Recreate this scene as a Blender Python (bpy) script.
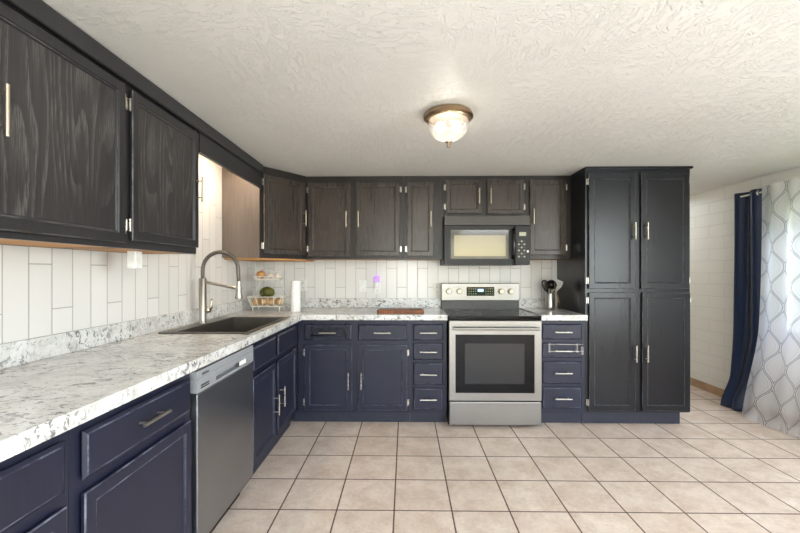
import bpy, bmesh, math, random
from mathutils import Vector, Matrix
random.seed(7)
for o in list(bpy.data.objects): bpy.data.objects.remove(o)
S = bpy.context.scene
COL = S.collection
PI = math.pi
CEIL = 2.158

# ------------------------------------------------------------------ camera
cam = bpy.data.cameras.new('camera'); camo = bpy.data.objects.new('camera', cam); COL.objects.link(camo)
cam.sensor_width = 36.0; cam.lens = 36.0*388/800; cam.shift_y = (271.3-266.5)/800
cam.clip_start = 0.02; cam.clip_end = 200
camo.location = (0, 0, 1.29); camo.rotation_euler = (PI/2, 0, math.atan(5.5/388))
S.camera = camo

# ------------------------------------------------------------------ view, world, lights
S.view_settings.view_transform = 'Standard'; S.view_settings.look = 'None'
S.view_settings.gamma = 1; S.view_settings.use_curve_mapping = False
S.view_settings.exposure = 0.55
w = bpy.data.worlds.new('world'); S.world = w; w.use_nodes = True
wn = w.node_tree.nodes; wl = w.node_tree.links
sky = wn.new('ShaderNodeTexSky'); sky.sky_type = 'NISHITA'; sky.sun_disc = False
sky.sun_elevation = math.radians(50); sky.sun_rotation = math.radians(200)
wl.new(sky.outputs[0], wn['Background'].inputs[0]); wn['Background'].inputs[1].default_value = 0.7

def area(name, loc, rot, sx, sy, power, col, spread=PI):
    l = bpy.data.lights.new(name, 'AREA'); l.shape = 'RECTANGLE'; l.size = sx; l.size_y = sy
    l.energy = power; l.color = col; l.spread = spread
    o = bpy.data.objects.new(name, l); COL.objects.link(o); o.location = loc; o.rotation_euler = rot
    return o
# daylight entering through the rear glass door and the side window behind the camera
area('rear_window_light', (0.05, -2.70, 1.25), (PI/2, 0, 0), 1.0, 1.5, 26, (0.84, 0.93, 1.0))
area('side_window_light', (3.20, -0.24, 1.32), (0, PI/2, 0), 1.45, 1.8, 78, (0.86, 0.95, 1.0))
# added fill lights without fixtures: two behind the camera, one behind the pantry
area('upward_fill_light', (0.6, -0.9, 1.25), (PI, 0, 0), 1.0, 1.0, 52, (0.86, 0.93, 1.0))
area('downward_fill_light', (1.7, -0.9, 2.10), (0, 0, 0), 1.2, 1.2, 44, (0.90, 0.95, 1.0))
area('alcove_fill_light', (2.80, 4.85, 2.12), (0, 0, 0), 0.5, 0.6, 4.0, (0.88, 0.94, 1.0))
# open sky light falling on the right window from above
area('sky_window_light', (4.3, 2.1, 3.0), (0, math.radians(42), 0), 1.4, 1.6, 170, (0.92, 0.96, 1.0))

# ------------------------------------------------------------------ materials
def srgb(r, g, b):
    f = lambda c: ((c/255)/12.92 if c/255 <= 0.04045 else ((c/255+0.055)/1.055)**2.4)
    return (f(r), f(g), f(b), 1)
class NT:
    def __init__(s, name):
        s.m = bpy.data.materials.new(name); s.m.use_nodes = True
        s.t = s.m.node_tree; s.b = s.t.nodes['Principled BSDF']; s.out = s.t.nodes['Material Output']
    def n(s, kind, **kw):
        x = s.t.nodes.new(kind)
        for k, v in kw.items(): setattr(x, k, v)
        return x
    def link(s, a, b): s.t.links.new(a, b)
    def put(s, sock, v):
        if hasattr(v, 'links') or hasattr(v, 'is_linked'): s.link(v, sock)
        else: sock.default_value = v
    def math(s, op, a, b=0.0, c=0.0):
        x = s.n('ShaderNodeMath', operation=op)
        s.put(x.inputs[0], a); s.put(x.inputs[1], b); s.put(x.inputs[2], c)
        return x.outputs[0]
    def mix(s, f, a, b):
        x = s.n('ShaderNodeMix', data_type='RGBA')
        s.put(x.inputs[0], f); s.put(x.inputs[6], a); s.put(x.inputs[7], b)
        return x.outputs[2]
    def coord(s, which='Object'):
        return s.n('ShaderNodeTexCoord').outputs[which]
    def pos(s):
        return s.n('ShaderNodeNewGeometry').outputs['Position']
    def mapping(s, v, loc=(0,0,0), rot=(0,0,0), scale=(1,1,1)):
        x = s.n('ShaderNodeMapping'); s.link(v, x.inputs[0])
        x.inputs[1].default_value = loc; x.inputs[2].default_value = rot; x.inputs[3].default_value = scale
        return x.outputs[0]
    def noise(s, v, scale, detail=4, rough=0.55, dist=0.0):
        x = s.n('ShaderNodeTexNoise'); s.link(v, x.inputs['Vector'])
        x.inputs['Scale'].default_value = scale; x.inputs['Detail'].default_value = detail
        x.inputs['Roughness'].default_value = rough; x.inputs['Distortion'].default_value = dist
        return x.outputs[0]
    def ramp(s, f, stops, interp='LINEAR'):
        x = s.n('ShaderNodeValToRGB'); s.link(f, x.inputs[0]); r = x.color_ramp; r.interpolation = interp
        while len(r.elements) < len(stops): r.elements.new(0.5)
        for e, (p, c) in zip(r.elements, stops): e.position = p; e.color = c
        return x.outputs[0]
    def bump(s, h, strength, dist=0.01):
        x = s.n('ShaderNodeBump'); s.link(h, x.inputs['Height'])
        x.inputs['Strength'].default_value = strength; x.inputs['Distance'].default_value = dist
        s.link(x.outputs[0], s.b.inputs['Normal'])
    def set(s, col=None, rough=None, metal=None, **kw):
        if col is not None: s.put(s.b.inputs['Base Color'], col)
        if rough is not None: s.put(s.b.inputs['Roughness'], rough)
        if metal is not None: s.put(s.b.inputs['Metallic'], metal)
        for k, v in kw.items(): s.put(s.b.inputs[k], v)
        return s
G = lambda v: (v, v, v, 1)

def simple(name, col, rough=0.5, metal=0.0, var=0.06, nscale=25, bump=0.0):
    t = NT(name); c = t.coord(); n = t.noise(c, nscale, 3)
    lo = tuple(max(0, x*(1-var*2)) for x in col[:3])+(1,); hi = tuple(min(1, x*(1+var*2)) for x in col[:3])+(1,)
    t.set(t.ramp(n, [(0.3, lo), (0.7, hi)]), rough, metal)
    if bump: t.bump(n, bump, 0.002)
    return t.m

def painted_wood(name, col, col2, rough=(0.30, 0.50), grain=0.25, cath=0.0, ccol=None, spec=0.4):
    t = NT(name); c = t.coord()
    fine = t.noise(t.mapping(c, scale=(110, 110, 4.0)), 1.0, 4, 0.6)
    broad = t.noise(t.mapping(c, scale=(5, 5, 1.5)), 1.0, 3, 0.5, 0.4)
    g = t.math('ADD', t.math('MULTIPLY', fine, 0.55), t.math('MULTIPLY', broad, 0.45))
    base = t.ramp(g, [(0.36, col), (0.64, col2)])
    r = t.math('ADD', t.math('MULTIPLY', g, rough[1]-rough[0]), rough[0])
    h = fine
    if cath:
        # cathedral grain in patches; gloss highlights on it painted as lighter streaks
        wq = t.noise(t.mapping(c, loc=(3.1, 0, 1.7), scale=(4.0, 4.0, 0.55)), 1.0, 2, 0.45)
        p = t.n('ShaderNodeSeparateXYZ'); t.link(c, p.inputs[0])
        ring = t.math('FRACT', t.math('ADD', t.math('MULTIPLY', wq, 20.0), t.math('MULTIPLY', p.outputs[0], 24.0)))
        line = t.ramp(ring, [(0.0, G(0)), (0.45, G(.2)), (0.80, G(1)), (0.95, G(0.9)), (1.0, G(0))])
        pores = t.ramp(t.noise(t.mapping(c, scale=(330, 330, 14)), 1.0, 3, 0.65), [(0.44, G(0.1)), (0.56, G(1))])
        patch = t.ramp(t.noise(t.mapping(c, loc=(.4, 0, .3), scale=(2.6, 2.6, 1.3)), 1.0, 3, 0.6), [(0.42, G(0.10)), (0.60, G(1))])
        k = t.math('MULTIPLY', t.math('MULTIPLY', line, pores), patch)
        base = t.mix(t.math('MULTIPLY', k, cath), base, ccol)
        h = t.math('ADD', fine, t.math('MULTIPLY', k, 0.8))
    t.set(base, r); t.b.inputs['Specular IOR Level'].default_value = spec
    t.bump(h, grain, 0.0012)
    return t.m

def metal(name, col, rough=0.3, dirn=(4, 4, 120), amt=0.12, met=1.0):
    t = NT(name); c = t.coord(); n = t.noise(t.mapping(c, scale=dirn), 1.0, 3)
    r = t.math('ADD', t.math('MULTIPLY', n, amt), rough-amt/2)
    big = t.noise(c, 3.0, 3)
    lo = tuple(x*0.9 for x in col[:3])+(1,)
    t.set(t.ramp(big, [(0.3, lo), (0.7, col)]), r, met)
    return t.m

M = {}
M['upper_paint'] = painted_wood('dark_stained_wood', srgb(32, 27, 25), srgb(46, 39, 36), (0.27, 0.42), 0.12)
M['upper_panel'] = painted_wood('grained_sheen_panel', srgb(48, 41, 37), srgb(70, 61, 55), (0.20, 0.36), 0.14, 0.3, srgb(112, 102, 94))  # upper paint made lighter: sheen on the doors put into the colour
M['left_paint'] = painted_wood('charcoal_stained_wood', srgb(38, 37, 38), srgb(50, 48, 49), (0.25, 0.40), 0.12)
M['base_paint'] = painted_wood('navy_painted_wood', srgb(26, 28, 44), srgb(33, 36, 54), (0.34, 0.48), 0.06)
M['pantry_paint'] = painted_wood('blue_black_painted_wood', srgb(12, 13, 18), srgb(19, 20, 26), (0.22, 0.36), 0.05)
M['left_panel'] = painted_wood('charcoal_sheen_panel', srgb(40, 38, 39), srgb(56, 53, 53), (0.22, 0.40), 0.2, 0.36, srgb(136, 129, 124))  # real grain, its glossy sheen coloured in as pale streaks
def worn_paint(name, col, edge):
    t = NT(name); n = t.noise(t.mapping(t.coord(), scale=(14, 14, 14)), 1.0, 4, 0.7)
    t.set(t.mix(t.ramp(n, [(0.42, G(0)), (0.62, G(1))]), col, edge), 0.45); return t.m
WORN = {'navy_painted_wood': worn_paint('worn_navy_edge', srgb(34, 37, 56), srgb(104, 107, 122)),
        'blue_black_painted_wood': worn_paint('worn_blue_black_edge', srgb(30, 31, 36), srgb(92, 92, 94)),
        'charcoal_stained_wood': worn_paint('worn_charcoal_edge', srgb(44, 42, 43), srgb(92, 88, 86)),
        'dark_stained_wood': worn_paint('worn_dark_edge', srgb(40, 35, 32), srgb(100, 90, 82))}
WORN['grained_sheen_panel'] = WORN['dark_stained_wood']
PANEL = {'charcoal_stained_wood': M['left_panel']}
M['side_panel'] = painted_wood('warm_lit_panel', srgb(92, 82, 75), srgb(112, 101, 93), (0.35, 0.5), 0.1)  # same cabinet paint lightened; warm light on this side is in the colour
M['raw_wood'] = painted_wood('raw_plywood', srgb(176, 122, 66), srgb(205, 150, 92), (0.5, 0.7), 0.1)
M['board_wood'] = painted_wood('walnut_board', srgb(92, 50, 26), srgb(150, 90, 48), (0.4, 0.6), 0.1)
M['toe'] = simple('toe_kick_paint', srgb(38, 40, 54), 0.5)
M['nickel'] = metal('brushed_nickel', srgb(200, 194, 184), 0.28)
M['brass_nickel'] = metal('champagne_nickel', srgb(196, 184, 164), 0.34)
M['hose'] = metal('grey_hose', srgb(128, 122, 114), 0.42)
M['panel_steel'] = metal('grey_panel_steel', srgb(170, 172, 176), 0.42, met=0.35)
M['stainless'] = metal('stainless_steel', srgb(200, 198, 194), 0.33, (120, 120, 3), 0.14)
M['range_steel'] = metal('range_stainless', srgb(152, 149, 145), 0.33, (3, 3, 140), 0.12)
M['dark_steel'] = metal('dark_stainless', srgb(160, 164, 169), 0.34, (3, 140, 140), 0.12)
M['faucet_steel'] = metal('faucet_steel', srgb(168, 161, 151), 0.32)
M['bronze'] = metal('brushed_bronze', srgb(176, 152, 122), 0.3)
M['black_gloss'] = simple('black_glass', srgb(12, 12, 13), 0.06)
M['oven_glass'] = simple('oven_glass', srgb(12, 12, 14), 0.05)
M['oven_glass'].node_tree.nodes['Principled BSDF'].inputs['Specular IOR Level'].default_value = 0.22
M['black_plastic'] = simple('black_plastic', srgb(22, 21, 20), 0.32)
M['black_plastic'].node_tree.nodes['Principled BSDF'].inputs['Specular IOR Level'].default_value = 0.3
M['vent_black'] = simple('vent_plastic', srgb(52, 48, 42), 0.35)
M['black_iron'] = simple('black_iron', srgb(18, 18, 20), 0.5)
M['sink'] = simple('sink_composite', srgb(74, 68, 61), 0.35, 0.3)
M['white_plastic'] = simple('white_plastic', srgb(232, 231, 228), 0.4)
M['beige_plastic'] = simple('ivory_plastic', srgb(224, 219, 210), 0.4)
M['paper'] = simple('paper_towel_paper', srgb(242, 240, 236), 0.9, bump=0.3, nscale=80)
M['white_wire'] = simple('white_wire', srgb(238, 232, 220), 0.4)
M['onion'] = simple('onion_skin', srgb(190, 140, 84), 0.45, var=0.2, nscale=14)
M['potato'] = simple('potato_skin', srgb(184, 150, 106), 0.7, var=0.15, nscale=18, bump=0.2)
M['garlic'] = simple('garlic_skin', srgb(226, 214, 200), 0.6, var=0.1, nscale=20)
M['green'] = simple('green_squash_skin', srgb(84, 84, 26), 0.5, var=0.3, nscale=22, bump=0.2)
M['spatula'] = simple('grey_silicone', srgb(190, 188, 184), 0.5)
M['ceiling_white'] = None

def ceiling_mat():
    t = NT('trowelled_plaster_ceiling'); c = t.pos()
    a = t.noise(t.mapping(c, rot=(0, 0, 0.5), scale=(12, 30, 1)), 1.0, 3, 0.6, 1.4)
    b = t.noise(t.mapping(c, rot=(0, 0, -0.9), scale=(34, 13, 1)), 1.0, 3, 0.6, 1.2)
    k = t.noise(c, 2.2, 2)
    ra = t.ramp(a, [(0.50, G(0)), (0.535, G(1)), (0.545, G(1)), (0.60, G(0.0))])
    rb = t.ramp(b, [(0.50, G(0)), (0.535, G(1)), (0.545, G(1)), (0.60, G(0.0))])
    sel = t.ramp(k, [(0.42, G(0)), (0.58, G(1))])
    h = t.mix(sel, ra, rb)
    fine = t.noise(c, 60, 3)
    hh = t.math('ADD', h, t.math('MULTIPLY', fine, 0.25))
    t.set(t.ramp(t.noise(c, 1.5, 3), [(0.3, srgb(218, 215, 209)), (0.7, srgb(225, 222, 216))]), 0.5)
    t.bump(hh, 0.55, 0.006)
    return t.m
M['ceiling'] = ceiling_mat()

def tile_wall_mat(name, axis, u0, w_):
    t = NT(name); p = t.n('ShaderNodeSeparateXYZ'); t.link(t.pos(), p.inputs[0])
    u = t.math('DIVIDE', t.math('SUBTRACT', p.outputs[axis], u0), w_)
    col = t.math('FLOOR', u); fr = t.math('FRACT', u)
    m3 = t.math('FLOORED_MODULO', col, 3.0)
    e1 = t.math('COMPARE', m3, 1.0, 0.1); e2 = t.math('COMPARE', m3, 2.0, 0.1)
    off = t.math('ADD', t.math('ADD', 1.32, t.math('MULTIPLY', e1, -0.19)), t.math('MULTIPLY', e2, 0.09))
    v = t.math('DIVIDE', t.math('SUBTRACT', p.outputs[2], off), 0.4)
    fv = t.math('FRACT', v)
    du = t.math('MULTIPLY', t.math('MINIMUM', fr, t.math('SUBTRACT', 1.0, fr)), w_)
    dv = t.math('MULTIPLY', t.math('MINIMUM', fv, t.math('SUBTRACT', 1.0, fv)), 0.4)
    d = t.math('MINIMUM', du, dv)
    g = t.n('ShaderNodeMapRange'); t.link(d, g.inputs[0]); g.inputs[1].default_value = 0.0012; g.inputs[2].default_value = 0.0032
    f = g.outputs[0]
    tl = t.math('ADD', t.math('MULTIPLY', col, 7.31), t.math('FLOOR', v))
    wn_ = t.n('ShaderNodeTexWhiteNoise', noise_dimensions='1D'); t.link(tl, wn_.inputs['W'])
    tile = t.mix(wn_.outputs[0], srgb(220, 217, 213), srgb(228, 225, 221))
    t.set(t.mix(f, srgb(168, 164, 160), tile), t.math('SUBTRACT', 0.8, t.math('MULTIPLY', f, 0.62)))
    t.bump(f, 0.6, 0.0015)
    return t.m
M['tile_back'] = tile_wall_mat('white_vertical_tile_back', 0, -1.109, 0.1023)
M['tile_left'] = tile_wall_mat('white_vertical_tile_left', 1, 1.524, 0.1017)

def floor_mat():
    t = NT('beige_ceramic_floor_tile'); c = t.pos()
    p = t.n('ShaderNodeSeparateXYZ'); t.link(c, p.inputs[0])
    u = t.math('DIVIDE', t.math('ADD', p.outputs[0], 0.061), 0.3105); v = t.math('DIVIDE', t.math('SUBTRACT', p.outputs[1], 2.092), 0.3095)
    def edge(x):
        f = t.math('FRACT', x); return t.math('MULTIPLY', t.math('MINIMUM', f, t.math('SUBTRACT', 1.0, f)), 0.31)
    d = t.math('MINIMUM', edge(u), edge(v))
    wob = t.math('MULTIPLY', t.math('SUBTRACT', t.noise(c, 40, 2), 0.5), 0.002)
    g = t.n('ShaderNodeMapRange'); t.link(t.math('ADD', d, wob), g.inputs[0]); g.inputs[1].default_value = 0.0030; g.inputs[2].default_value = 0.0052
    f = g.outputs[0]
    wn_ = t.n('ShaderNodeTexWhiteNoise', noise_dimensions='2D')
    cv = t.n('ShaderNodeCombineXYZ'); t.link(t.math('FLOOR', u), cv.inputs[0]); t.link(t.math('FLOOR', v), cv.inputs[1]); t.link(cv.outputs[0], wn_.inputs['Vector'])
    sh = t.n('ShaderNodeVectorMath', operation='SCALE'); t.link(wn_.outputs[1], sh.inputs[0]); sh.inputs['Scale'].default_value = 30.0
    ad = t.n('ShaderNodeVectorMath', operation='ADD'); t.link(c, ad.inputs[0]); t.link(sh.outputs[0], ad.inputs[1])
    blotch = t.noise(ad.outputs[0], 7, 5, 0.65, 0.4); fine = t.noise(ad.outputs[0], 55, 3, 0.6)
    mott = t.math('ADD', t.math('MULTIPLY', blotch, 0.7), t.math('MULTIPLY', fine, 0.3))
    tile = t.ramp(mott, [(0.33, srgb(192, 168, 150)), (0.48, srgb(211, 192, 176)), (0.62, srgb(226, 210, 196))])
    tile2 = t.mix(t.math('MULTIPLY', wn_.outputs[0], 0.22), tile, srgb(200, 178, 162))
    t.set(t.mix(f, srgb(92, 74, 62), tile2), t.math('SUBTRACT', 0.85, t.math('MULTIPLY', f, 0.42)))
    hh = t.math('ADD', f, t.math('MULTIPLY', fine, 0.12))
    t.bump(hh, 0.5, 0.002)
    return t.m
M['floor'] = floor_mat()

def granite_mat():
    t = NT('white_speckled_granite'); c = t.pos()
    m = t.mapping(c, rot=(0.5, 0.35, 0.75), scale=(1, 1, 1))
    cloud = t.noise(m, 7, 5, 0.6, 0.8)
    base = t.ramp(cloud, [(0.32, srgb(196, 195, 191)), (0.5, srgb(218, 216, 212)), (0.66, srgb(229, 229, 228))])
    veins = t.noise(t.mapping(c, rot=(0.4, 0.5, 0.6), scale=(26, 46, 34)), 1.0, 6, 0.65, 0.9)
    fmask = t.noise(m, 5.5, 3, 0.6)
    dark = t.math('MULTIPLY', t.ramp(veins, [(0.53, G(0)), (0.60, G(1))]), t.ramp(fmask, [(0.38, G(0.1)), (0.56, G(1))]))
    c1 = t.mix(t.math('MULTIPLY', dark, 0.85), base, srgb(62, 62, 66))
    gm = t.noise(m, 38, 4, 0.7)
    c2 = t.mix(t.math('MULTIPLY', t.ramp(gm, [(0.52, G(0)), (0.66, G(1))]), 0.45), c1, srgb(166, 160, 152))
    sp = t.noise(m, 95, 2, 0.5)
    c3 = t.mix(t.math('MULTIPLY', t.ramp(sp, [(0.66, G(0)), (0.72, G(1))]), 0.7), c2, srgb(60, 58, 60))
    t.set(c3, 0.16)
    return t.m
M['granite'] = granite_mat()

def block_mat():
    t = NT('cream_painted_block'); c = t.pos()
    p = t.n('ShaderNodeSeparateXYZ'); t.link(c, p.inputs[0])
    cv = t.n('ShaderNodeCombineXYZ'); t.link(p.outputs[1], cv.inputs[0]); t.link(t.math('SUBTRACT', p.outputs[2], 1.90), cv.inputs[1])
    br = t.n('ShaderNodeTexBrick', offset=0.5); t.link(cv.outputs[0], br.inputs['Vector'])
    br.inputs['Scale'].default_value = 1; br.inputs['Brick Width'].default_value = 0.40; br.inputs['Row Height'].default_value = 0.125
    br.inputs['Mortar Size'].default_value = 0.005; br.inputs['Mortar Smooth'].default_value = 0.4
    fine = t.noise(c, 70, 4)
    f = br.outputs['Fac']
    t.set(t.mix(t.math('MULTIPLY', f, 0.35), srgb(230, 226, 217), srgb(196, 190, 180)), 0.4)
    h = t.math('ADD', t.math('SUBTRACT', 1.0, f), t.math('MULTIPLY', fine, 0.12))
    t.bump(h, 0.5, 0.004)
    return t.m
M['block'] = block_mat()
M['rear_wall'] = simple('taupe_painted_wall', srgb(120, 112, 104), 0.7, var=0.03, nscale=3)
M['plain_wall'] = simple('cream_painted_wall', srgb(228, 221, 208), 0.6, var=0.02, nscale=3)
M['base_tile'] = simple('tan_tile_baseboard', srgb(178, 144, 112), 0.45, var=0.1, nscale=8)
M['vinyl'] = simple('white_vinyl_frame', srgb(236, 236, 236), 0.4)
M['grass'] = simple('lawn_grass', srgb(150, 170, 80), 0.9, var=0.25, nscale=6)

def glass_pane():
    t = NT('window_glass'); tr = t.n('ShaderNodeBsdfTransparent'); gl = t.n('ShaderNodeBsdfGlossy'); gl.inputs['Roughness'].default_value = 0.02
    mx = t.n('ShaderNodeMixShader'); mx.inputs[0].default_value = 0.06
    t.link(tr.outputs[0], mx.inputs[1]); t.link(gl.outputs[0], mx.inputs[2]); t.link(mx.outputs[0], t.out.inputs[0])
    return t.m
M['pane'] = glass_pane()
def clear_plastic():
    t = NT('clear_acrylic'); tr = t.n('ShaderNodeBsdfTransparent'); tr.inputs[0].default_value = G(0.95)
    gl = t.n('ShaderNodeBsdfGlossy'); gl.inputs['Roughness'].default_value = 0.12
    df = t.n('ShaderNodeBsdfDiffuse'); df.inputs[0].default_value = srgb(215, 215, 215)
    m1 = t.n('ShaderNodeMixShader'); m1.inputs[0].default_value = 0.4; t.link(gl.outputs[0], m1.inputs[1]); t.link(df.outputs[0], m1.inputs[2])
    mx = t.n('ShaderNodeMixShader'); mx.inputs[0].default_value = 0.22
    t.link(tr.outputs[0], mx.inputs[1]); t.link(m1.outputs[0], mx.inputs[2]); t.link(mx.outputs[0], t.out.inputs[0])
    return t.m
M['acrylic'] = clear_plastic()
def dome_glass():
    t = NT('ribbed_dome_glass'); c = t.coord()
    p = t.n('ShaderNodeSeparateXYZ'); t.link(c, p.inputs[0])
    a = t.math('ARCTAN2', p.outputs[1], p.outputs[0]); ribs = t.math('SINE', t.math('MULTIPLY', a, 26))
    bp = t.n('ShaderNodeBump'); t.link(ribs, bp.inputs['Height']); bp.inputs['Strength'].default_value = 0.5; bp.inputs['Distance'].default_value = 0.004
    tr = t.n('ShaderNodeBsdfTransparent'); tl = t.n('ShaderNodeBsdfTranslucent'); gl = t.n('ShaderNodeBsdfGlossy')
    gl.inputs['Roughness'].default_value = 0.12; tl.inputs[0].default_value = G(0.95)
    t.link(bp.outputs[0], gl.inputs['Normal'])
    m1 = t.n('ShaderNodeMixShader'); m1.inputs[0].default_value = 0.07; t.link(tr.outputs[0], m1.inputs[1]); t.link(tl.outputs[0], m1.inputs[2])
    m2 = t.n('ShaderNodeMixShader'); m2.inputs[0].default_value = 0.16; t.link(m1.outputs[0], m2.inputs[1]); t.link(gl.outputs[0], m2.inputs[2])
    t.link(m2.outputs[0], t.out.inputs[0])
    return t.m
M['dome'] = dome_glass()
def emit(name, col, s):
    t = NT(name); t.set(col, 0.5); t.b.inputs['Emission Color'].default_value = col; t.b.inputs['Emission Strength'].default_value = s
    return t.m
M['bulb'] = emit('lit_bulb', (1, 0.94, 0.84, 1), 3.5)
M['blue_led'] = emit('blue_display', (0.35, 0.6, 1, 1), 1.2)
M['purple_led'] = emit('purple_night_light', srgb(160, 112, 255), 0.9)
M['lcd'] = simple('grey_lcd', srgb(176, 172, 150), 0.2)
M['micro_glass'] = None
t = NT('microwave_window'); t.set(srgb(128, 118, 94), 0.12); t.b.inputs['Specular IOR Level'].default_value = 0.6; t.b.inputs['Metallic'].default_value = 0.25
M['micro_glass'] = t.m

def navy_cloth():
    t = NT('navy_satin_cloth'); c = t.coord()
    n = t.noise(t.mapping(c, scale=(200, 200, 200)), 1.0, 2)
    t.set(t.ramp(n, [(0.3, srgb(24, 34, 56)), (0.7, srgb(32, 44, 70))]), 0.36)
    t.bump(n, 0.1, 0.001)
    return t.m
M['navy'] = navy_cloth()
def sheer_cloth():
    t = NT('sheer_ogee_cloth'); uv = t.coord('UV')
    p = t.n('ShaderNodeSeparateXYZ'); t.link(uv, p.inputs[0])
    P = 0.112; V = 0.33
    u = p.outputs[0]; v = t.math('MULTIPLY', p.outputs[1], 2*PI/V)
    s = t.math('MULTIPLY', t.math('COSINE', v), P/2)
    def dist(x):
        f = t.math('FRACT', t.math('DIVIDE', x, 2*P)); return t.math('MULTIPLY', t.math('MINIMUM', f, t.math('SUBTRACT', 1.0, f)), 2*P)
    d = t.math('MINIMUM', dist(t.math('SUBTRACT', u, s)), dist(t.math('SUBTRACT', t.math('ADD', u, s), P)))
    l1 = t.math('LESS_THAN', t.math('ABSOLUTE', t.math('SUBTRACT', d, 0.0085)), 0.0024)
    l2 = t.math('MULTIPLY', t.math('LESS_THAN', t.math('ABSOLUTE', t.math('SUBTRACT', d, 0.040)), 0.0012), 0.45)
    line = t.math('MAXIMUM', l1, l2)
    col = t.mix(line, srgb(236, 236, 240), srgb(46, 46, 58))
    tr = t.n('ShaderNodeBsdfTransparent'); tl = t.n('ShaderNodeBsdfTranslucent'); df = t.n('ShaderNodeBsdfDiffuse')
    t.link(col, tl.inputs[0]); t.link(col, df.inputs[0])
    m1 = t.n('ShaderNodeMixShader'); m1.inputs[0].default_value = 0.55; t.link(tl.outputs[0], m1.inputs[1]); t.link(df.outputs[0], m1.inputs[2])
    m2 = t.n('ShaderNodeMixShader'); t.link(t.math('ADD', 0.58, t.math('MULTIPLY', line, 0.34)), m2.inputs[0])
    t.link(tr.outputs[0], m2.inputs[1]); t.link(m1.outputs[0], m2.inputs[2]); t.link(m2.outputs[0], t.out.inputs[0])
    return t.m
M['sheer'] = sheer_cloth()

# ------------------------------------------------------------------ mesh helpers
def bm_(): return bmesh.new()
def box(bm, x0, x1, y0, y1, z0, z1, bev=0.0, seg=2):
    r = bmesh.ops.create_cube(bm, size=1.0)
    vs = r['verts']
    for v in vs:
        v.co = Vector((x0+(v.co.x+.5)*(x1-x0), y0+(v.co.y+.5)*(y1-y0), z0+(v.co.z+.5)*(z1-z0)))
    if bev:
        es = list({e for v in vs for e in v.link_edges})
        bmesh.ops.bevel(bm, geom=es, offset=bev, segments=seg, affect='EDGES', profile=0.5)
def cyl(bm, p, q, r, n=16, r2=None):
    p = Vector(p); q = Vector(q); d = q-p
    m = Matrix.Translation((p+q)/2) @ d.to_track_quat('Z', 'Y').to_matrix().to_4x4()
    bmesh.ops.create_cone(bm, cap_ends=True, segments=n, radius1=r, radius2=r if r2 is None else r2, depth=d.length, matrix=m)
def sphere(bm, c, r, n=16, scale=(1, 1, 1)):
    bmesh.ops.create_uvsphere(bm, u_segments=n, v_segments=n//2+2, radius=r, matrix=Matrix.Translation(c) @ Matrix.Diagonal((*scale, 1)))
def lathe(bm, prof, n=32, c=(0, 0, 0), caps=False):
    rings = []
    for r, z in prof:
        if r < 1e-5: rings.append([bm.verts.new((c[0], c[1], c[2]+z))])
        else: rings.append([bm.verts.new((c[0]+r*math.cos(2*PI*i/n), c[1]+r*math.sin(2*PI*i/n), c[2]+z)) for i in range(n)])
    for a, b in zip(rings, rings[1:]):
        for i in range(n):
            j = (i+1) % n
            if len(a) == 1 and len(b) == 1: continue
            if len(a) == 1: bm.faces.new((a[0], b[j], b[i]))
            elif len(b) == 1: bm.faces.new((a[i], a[j], b[0]))
            else: bm.faces.new((a[i], a[j], b[j], b[i]))
def tube(bm, pts, r, n=10, closed=False):
    pts = [Vector(p) for p in pts]; N = len(pts); rings = []
    rr = r if isinstance(r, (list, tuple)) else [r]*N
    up = None
    for i, p in enumerate(pts):
        if closed: d = pts[(i+1) % N]-pts[i-1]
        else: d = pts[min(i+1, N-1)]-pts[max(i-1, 0)]
        d.normalize()
        if up is None: up = d.orthogonal().normalized()
        up = (up-d*up.dot(d))
        if up.length < 1e-6: up = d.orthogonal()
        up.normalize(); s = d.cross(up)
        rings.append([bm.verts.new(p+rr[i]*(up*math.cos(2*PI*k/n)+s*math.sin(2*PI*k/n))) for k in range(n)])
    pairs = list(zip(rings, rings[1:]))+([(rings[-1], rings[0])] if closed else [])
    for a, b in pairs:
        for k in range(n): bm.faces.new((a[k], a[(k+1) % n], b[(k+1) % n], b[k]))
    if not closed:
        bm.faces.new(rings[0][::-1]); bm.faces.new(rings[-1])
def prism(bm, poly, z0, z1):
    a = [bm.verts.new((x, y, z0)) for x, y in poly]; b = [bm.verts.new((x, y, z1)) for x, y in poly]
    n = len(poly); bm.faces.new(a[::-1]); bm.faces.new(b)
    for i in range(n): bm.faces.new((a[i], a[(i+1) % n], b[(i+1) % n], b[i]))
def arc(c, r, a0, a1, n, u, v):
    c = Vector(c); u = Vector(u); v = Vector(v)
    return [c+r*(u*math.cos(a0+(a1-a0)*i/n)+v*math.sin(a0+(a1-a0)*i/n)) for i in range(n+1)]

def obj(name, bm, mat, parent=None, smooth=False, xf=None):
    if xf is not None: bmesh.ops.transform(bm, matrix=xf, verts=bm.verts)
    bmesh.ops.recalc_face_normals(bm, faces=bm.faces)
    me = bpy.data.meshes.new(name); bm.to_mesh(me); bm.free()
    me.materials.append(mat)
    if smooth:
        for p in me.polygons: p.use_smooth = True
        if smooth == 'auto':
            try: me.set_sharp_from_angle(angle=math.radians(40))
            except Exception: pass
    o = bpy.data.objects.new(name, me); COL.objects.link(o)
    if parent: o.parent = parent
    return o
def tag(o, label, cat, group=None, kind=None):
    o['label'] = label; o['category'] = cat
    if group: o['group'] = group
    if kind: o['kind'] = kind
    return o
def thing(name, label, cat, loc=(0, 0, 0), rz=0, group=None):
    o = bpy.data.objects.new(name, None); COL.objects.link(o); o.empty_display_size = 0.1
    o.location = loc; o.rotation_euler = (0, 0, rz)
    return tag(o, label, cat, group)
def struct(name, bm, mat, parent=None, label=None):
    o = obj(name, bm, mat, parent)
    if not parent: o['kind'] = 'structure'
    if label: o['label'] = label
    return o
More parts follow.
